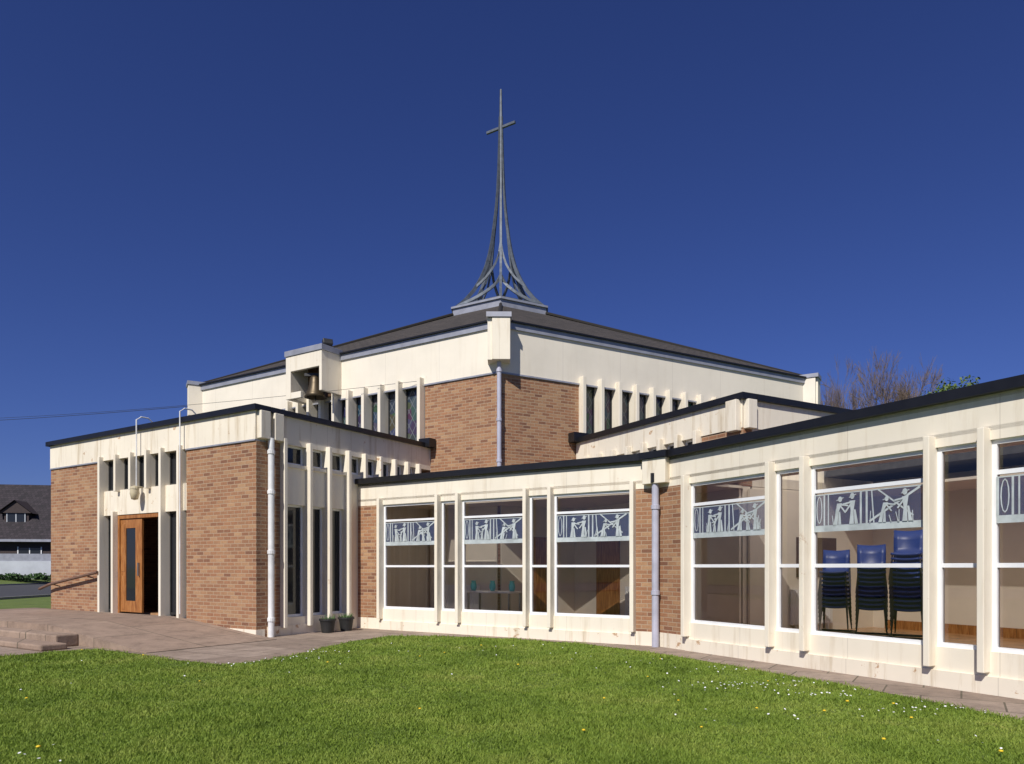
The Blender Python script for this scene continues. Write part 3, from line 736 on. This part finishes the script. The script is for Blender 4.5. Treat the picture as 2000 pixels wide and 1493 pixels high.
MB().poly([(*q, 0) for q in edge + wallside]).build('path', 'paving').__setitem__('kind', 'structure')
MB().poly([(-39, -80, 0), (-22, -80, 0), (-22, 300, 0), (-39, 300, 0)]).build('road', 'asphalt').__setitem__('kind', 'structure')
for x in (-22.15, -39): MB().box(x, x + .15, -80, 300, -.005, .1).build('kerb', 'kerbstone').__setitem__('kind', 'structure')
MB().poly([(-39.0, -80, .09), (-39, 300, .09), (-42, 300, .45), (-42, -80, .45)]).poly([(-42, -80, .45), (-42, 300, .45), (-120, 300, .8), (-120, -80, .8)]).build('verge', 'ground_grass').__setitem__('kind', 'structure')

lawn = edge + [(9, -1), (-16, -1), (-16, 11)]
def inside(P, poly):
    x, y = P[:, 0], P[:, 1]; c = np.zeros(len(P), bool); n = len(poly)
    for i in range(n):
        x1, y1 = poly[i]; x2, y2 = poly[(i + 1) % n]
        if y1 == y2: continue
        k = ((y1 > y) != (y2 > y)) & (x < (x2 - x1) * (y - y1) / (y2 - y1) + x1); c ^= k
    return c
def blades(name, n, ymin, ymax, hmin, hmax):
    Y = ymin * (ymax / ymin) ** np.random.rand(n); X = (np.random.rand(n) * 2 - 1) * .86 * Y
    P = np.stack([X, Y], 1); keep = inside(P + np.random.randn(n, 2) * .05, lawn); P = P[keep]; n = len(P)
    x, y = P[:, 0], P[:, 1]
    clump = np.zeros(n)
    rs = np.random.RandomState(5)
    for q in range(14):
        f = rs.uniform(1.5, 9); th = rs.uniform(0, 6.28); ph = rs.uniform(0, 6.28)
        clump += np.sin(f * (np.cos(th) * x + np.sin(th) * y) + ph + 1.2 * np.sin(f * .6 * (np.sin(th) * x - np.cos(th) * y)))
    clump /= 3.2
    h = (hmin + (hmax - hmin) * np.random.rand(n) ** 1.6) * np.clip(1 + .35 * clump, .35, 2.2) * (.75 + .03 * y)
    a = np.random.rand(n) * 2 * np.pi; w = .0025 + .00075 * P[:, 1]
    la = np.random.rand(n) * 2 * np.pi; lean = h * (.2 + 1.3 * np.random.rand(n))
    V = np.zeros((n, 3, 3)); V[:, 0, 0] = P[:, 0] - np.cos(a) * w; V[:, 0, 1] = P[:, 1] - np.sin(a) * w
    V[:, 1, 0] = P[:, 0] + np.cos(a) * w; V[:, 1, 1] = P[:, 1] + np.sin(a) * w; V[:, :2, 2] = -.008
    V[:, 2, 0] = P[:, 0] + np.cos(la) * lean; V[:, 2, 1] = P[:, 1] + np.sin(la) * lean; V[:, 2, 2] = h
    me = bpy.data.meshes.new(name); me.vertices.add(3 * n); me.loops.add(3 * n); me.polygons.add(n)
    me.vertices.foreach_set('co', V.ravel()); me.loops.foreach_set('vertex_index', np.arange(3 * n, dtype=np.int32))
    me.polygons.foreach_set('loop_start', np.arange(0, 3 * n, 3, dtype=np.int32)); me.polygons.foreach_set('loop_total', np.full(n, 3, dtype=np.int32))
    me.materials.append(MT['grass_blade']); me.update(); me.validate()
    o = bpy.data.objects.new(name, me); COL.objects.link(o); return o
tag(blades('lawn_grass', 620000, 3.6, 15.5, .008, .034), 'short green lawn grass in front of the church', 'grass', kind='stuff')

dm_ = MB(); cl = [(1440, 1345, 34, .45), (1530, 1340, 22, .35), (1840, 1392, 24, .3), (1590, 1362, 18, .25), (1400, 1312, 14, .5), (1480, 1400, 4, .6), (1560, 1415, 4, .5), (1880, 1455, 4, .3), (600, 1277, 20, .4), (70, 1475, 6, .3), (540, 1290, 25, .5), (460, 1300, 12, .3), (900, 1270, 10, 1.2), (1220, 1290, 10, .8), (1700, 1400, 8, .8), (1150, 1300, 6, 1.5), (300, 1320, 6, 1.5)]
for px, py, n, s in cl:
    c = G(px, py)
    for k in range(n):
        q = (c[0] + random.gauss(0, s), c[1] + random.gauss(0, s * .5))
        if not inside(np.array([q]), lawn)[0]: continue
        r = random.uniform(.007, .012); z = random.uniform(.03, .045); tx, ty = random.uniform(-.4, .4), random.uniform(-.6, .1)
        dm_.poly([(q[0] + r * math.cos(t * math.pi / 4), q[1] + r * math.sin(t * math.pi / 4), z + r * (tx * math.cos(t * math.pi / 4) + -ty * math.sin(t * math.pi / 4))) for t in range(8)])
tag(dm_.build('daisies', 'petal'), 'small white daisies scattered in patches over the lawn', 'daisies', kind='stuff')
dp = [(52, 1365), (75, 1462), (160, 1270), (868, 1275), (1012, 1300), (1325, 1368), (1478, 1384), (1780, 1403), (1955, 1470), (1726, 1446), (1140, 1428), (1265, 1322), (820, 1282), (1500, 1330), (1655, 1372), (1610, 1390), (280, 1281), (1290, 1262 + 25), (820, 1385), (640, 1295), (1180, 1365), (390, 1330), (1745, 1375), (940, 1262), (1370, 1420)]
proto = None
for px, py in dp:
    x, y = G(px, py, .035)
    if proto is None:
        t = thing('dandelion', 'yellow dandelion flower standing in the lawn', 'dandelion', (x, y, 0), 'dandelions in the lawn')
        MB().lathe([(0, .0), (.014, .004), (.016, .009), (.010, .015), (0, .016)], 8, (x, y, .035)).build('flower', 'yellow', t, smooth=True)
        MB().tube([(x, y, -.005), (x, y, .037)], .0025, 4).build('stem', 'stem', t)
        proto = t
    else:
        o = copy_tree(proto); s = random.uniform(.7, 1.2); o.matrix_basis = Matrix.Translation((x, y, 0)) @ Matrix.Scale(s, 4)

def pot(label, px, py, r, h):
    x, y = G(px, py); t = thing('plant_pot', label, 'plant pot', (x, y, 0), 'plant pots by the entrance block')
    MB().lathe([(0, 0.005), (r * .72, 0.005), (r * .95, h * .85), (r * 1.06, h * .86), (r * 1.06, h), (r * .95, h), (r * .9, h * .85)], 20, (x, y, 0)).build('pot', 'pot', t)
    MB().lathe([(0, h * .88), (r * .93, h * .88)], 20, (x, y, 0)).build('soil', 'soil', t)
    m = MB(); rd = random.Random(px)
    for k in range(40):
        a = rd.uniform(0, 6.28); rr = rd.uniform(0, r * .8); l = rd.uniform(.05, .16)
        bx, by = x + rr * math.cos(a), y + rr * math.sin(a); m.poly([(bx - .012, by, h * .86), (bx + .012, by, h * .86), (bx + .05 * math.cos(a) , by + .05 * math.sin(a), h * .86 + l)])
    m.build('foliage', 'leafgreen', t)
pot('black plant pot by the glazed side of the entrance, left one of two', 640, 1236, .17, .3)
pot('black plant pot beside the hall corner, right one of two', 676, 1232, .17, .3)

# ================================================================== OVERHEAD CABLES
def cable(label, a, b, sag, r=.009):
    a, b = Vector(a), Vector(b); pts = []
    for k in range(25):
        t = k / 24; p = a.lerp(b, t); p.z -= sag * 4 * t * (1 - t); pts.append(p)
    tag(MB().tube(pts, r, 5).build('overhead_cable', 'dark_metal'), label, 'cable', 'overhead cables')
def at(px, py, Y): return ((px - 1000) / FPX * Y, Y, H + (HZ - py) / FPX * Y)
e1 = (*CL.W(CL.U(820), -.08), CL.Z(820, 746)); e2 = (*CL.W(CL.U(385), -.3), CL.Z(385, 797))
cable('upper thin overhead cable running on along the upper church wall to its slit windows', at(-500, 818, 34), e1, .5, .006)
cable('lower overhead cable ending at the far left corner of the church', at(-500, 832, 36), e2, .25)

# ================================================================== HOUSE, HEDGE far left
Fh = Fr(at(-150, 0, 62)[:2], (.93, .16))
hs = thing('house', 'distant bungalow with dark tiled roof and a dormer window', 'house', (*Fh.W(6, 4), .6))
L0, L1, HD = -6, 15, 9
MB().box(L0, L1, 0, HD, .5, 4.0).build('wall', 'house_dark', hs, Fh.M)
m = MB(); m.poly([(L0 - .5, -.6, 3.8), (L1 + .5, -.6, 3.8), (L1 + .5, 5, 9.2), (L0 - .5, 5, 9.2)]); m.poly([(L0 - .5, 5, 9.2), (L1 + .5, 5, 9.2), (L1 + .5, 10, 3.8), (L0 - .5, 10, 3.8)])
rf = m.build('roof', 'house_tile', hs, Fh.M); uvl = rf.data.uv_layers.new(name='uv')
for k, uv in enumerate([(0, 0), (22, 0), (22, 7.8), (0, 7.8)] * 2): uvl.data[k].uv = uv
MB().box(L0 - .5, L1 + .5, -.72, -.6, 3.62, 3.84).build('gutter', 'lead', hs, Fh.M)
du = Fh.U(30, 1)
dmr = MB().box(du - 1.0, du + 1.0, 1.2, 4.5, 4.8, 6.5).build('dormer', 'house_dark', hs, Fh.M)
MB().poly([(du - 1.5, .8, 6.2), (du, .8, 7.4), (du, 5, 7.4), (du - 1.5, 5, 6.2)]).poly([(du, .8, 7.4), (du + 1.5, .8, 6.2), (du + 1.5, 5, 6.2), (du, 5, 7.4)]).poly([(du - 1.3, 1.0, 6.25), (du + 1.3, 1.0, 6.25), (du, 1.0, 7.35)]).build('dormer_roof', 'house_dark', dmr, Fh.M)
MB().box(du - .7, du + .7, 1.12, 1.2, 5.2, 6.2).build('dormer_window', 'dark_glass', dmr, Fh.M)
MB().box(du - .77, du - .7, 1.1, 1.2, 5.13, 6.25).box(du + .7, du + .77, 1.1, 1.2, 5.13, 6.25).box(du - .04, du + .04, 1.1, 1.2, 5.2, 6.2).build('dormer_frame', 'whitewall', dmr, Fh.M)
for k in range(5):
    a = L0 + 1.5 + k * 4; w = MB().box(a, a + 1.8, -.05, 0, 1.6, 3.1).build('window', 'dark_glass', hs, Fh.M)
    MB().box(a - .08, a, -.08, 0, 1.5, 3.2).box(a + 1.8, a + 1.88, -.08, 0, 1.5, 3.2).box(a + .86, a + .94, -.08, -.05, 1.6, 3.1).build('frame', 'white_frame', w, Fh.M)
Fw = Fr(at(-200, 0, 57)[:2], (.95, .2))
gw = thing('garden_wall', 'low pale garden wall in front of the distant bungalow', 'wall', (*Fw.W(4), .4))
MB().box(-8, 18, 0, .2, .4, 1.9).build('render_wall', 'whitewall', gw, Fw.M)
MB().box(-8, 18, .04, .1, 1.9, 2.5).build('panel_fence', 'lead', gw, Fw.M)
def leafcloud(m, c, r, n, s, rd):
    for k in range(n):
        while True:
            p = Vector((rd.uniform(-1, 1), rd.uniform(-1, 1), rd.uniform(-1, 1)))
            if p.length < 1: break
        p = Vector((c[0] + p.x * r[0], c[1] + p.y * r[1], c[2] + p.z * r[2]))
        a = Vector((rd.gauss(0, 1), rd.gauss(0, 1), rd.gauss(0, 1))).normalized(); b = a.cross(Vector((rd.gauss(0, 1), rd.gauss(0, 1), rd.gauss(0, 1)))).normalized()
        q = s * rd.uniform(.6, 1.3); m.poly([p - a * q, p + b * q * .6, p + a * q, p - b * q * .6])
rd = random.Random(3); m = MB()
for k in range(52):
    u = -8 + k * .5; x, y = Fw.W(u, -.6); leafcloud(m, (x, y, .5 + rd.uniform(0, .2)), (.6, .5, .28), 110, .12, rd)
tag(m.build('hedge', 'hedge_leaf'), 'low green hedge along the pale garden wall across the road', 'hedge')

# ================================================================== TREES
def bare_tree(label, px, py, Y, spread, seed, levels=7, half=45):
    rd = random.Random(seed); x, _, zt = at(px, py, Y)
    t = thing('bare_tree', label, 'tree', (x, Y, 0), 'bare trees behind the hall')
    hT = zt * .38
    MB().tube([(x, Y, -.1), (x + .2, Y, hT * .5), (x, Y, hT)], [.38, .3, .22], 8).build('trunk', 'bark', t)
    m = MB()
    def grow(p, d, l, r, lv):
        q = p + d * l * .5 + Vector((rd.gauss(0, .04), rd.gauss(0, .04), 0)) * l; e = q + (d + Vector((rd.gauss(0, .12), rd.gauss(0, .12), .08))).normalized() * l * .5
        m.tube([p, q, e], [r, r * .85, r * .7], 3 if lv < levels - 2 else 4, cap=False)
        if lv == 0: return
        for k in range(3):
            nd = (d + Vector((rd.gauss(0, .42), rd.gauss(0, .42), rd.gauss(.06, .22)))).normalized()
            grow(p.lerp(e, rd.uniform(.55, 1)), nd, l * rd.uniform(.62, .85), max(.014, r * .6), lv - 1)
    l0 = (zt - hT) * .30
    for k in range(4):
        a = k * 1.6 + rd.random(); grow(Vector((x, Y, hT)), Vector((math.cos(a) * spread, math.sin(a) * spread, 1)).normalized(), l0, .14, levels - 2)
    zs = sorted(v[2] for v in m.v); mz = zs[int(len(zs) * .998)]; xs = sorted(abs(v[0] - x) for v in m.v); mx = xs[int(len(xs) * .98)]
    kz = (zt - hT) / (mz - hT); kx = (half / FPX * Y) / mx
    m.v = [(x + (v[0] - x) * kx, Y + (v[1] - Y) * kx, hT + (v[2] - hT) * kz) for v in m.v]
    m.build('crown', 'twig', t)
bare_tree('bare leafless tree with rounded crown behind the far end of the church roof', 1635, 715, 62, .45, 5, 8, 62)
bare_tree('bare leafless tree with the tallest twiggy crown, right of the church roof', 1745, 695, 58, .55, 8, 8, 75)
rd = random.Random(12); x, yy, zt = at(1855, 742, 48)
t = thing('leafy_tree', 'green leafed tree top just showing above the right wing roof', 'tree', (x, yy, 0))
MB().tube([(x, yy, -.1), (x, yy, 9), (x, yy, zt - 1)], [.3, .2, .05], 8).build('trunk', 'bark', t)
m = MB()
for k in range(70):
    f = rd.random(); a = rd.uniform(0, 6.28); rr = (2.8 * (1 - f * .6) + .3) * rd.random() ** .5
    leafcloud(m, (x + rr * math.cos(a), yy + rr * math.sin(a), 4 + f * (zt - 4.4)), (.7, .7, .6), 110, .11, rd)
m.build('crown', 'conifer_leaf', t)

# ================================================================== LIGHT, SKY, CAMERA
phi, el = math.radians(24), math.radians(43)
S = Vector((-math.sin(phi) * math.cos(el), -math.cos(phi) * math.cos(el), math.sin(el)))
sd = bpy.data.lights.new('sun', 'SUN'); sd.energy = 4.8; sd.angle = math.radians(.53); sd.color = (1, .955, .88)
so = bpy.data.objects.new('sun', sd); COL.objects.link(so); so.rotation_euler = S.to_track_quat('Z', 'Y').to_euler()
w = bpy.data.worlds.new('World'); sc.world = w; w.use_nodes = True; nt = w.node_tree
bg = nt.nodes['Background']; sk = nt.nodes.new('ShaderNodeTexSky'); sk.sky_type = 'NISHITA'; sk.sun_disc = False
sk.sun_elevation = el; sk.sun_rotation = math.radians(204); sk.air_density = 1.0; sk.dust_density = .1; sk.ozone_density = 3
mulc = nt.nodes.new('ShaderNodeMix'); mulc.data_type = 'RGBA'; mulc.blend_type = 'MULTIPLY'; mulc.inputs[0].default_value = 1
mulc.inputs[7].default_value = (.38, .46, .93, 1)
nt.links.new(sk.outputs[0], mulc.inputs[6]); nt.links.new(mulc.outputs[2], bg.inputs[0]); bg.inputs[1].default_value = .07
cam = bpy.data.cameras.new('camera'); co = bpy.data.objects.new('camera', cam); COL.objects.link(co)
co.location = (0, 0, H); co.rotation_euler = (math.radians(90), 0, 0)
cam.sensor_width = 36; cam.lens = 36 * FPX / 2000; cam.shift_y = (HZ - 746.5) / 2000; cam.clip_end = 4000; cam.clip_start = .05
sc.camera = co
sc.view_settings.view_transform = 'Standard'; sc.view_settings.look = 'None'; sc.view_settings.exposure = 0
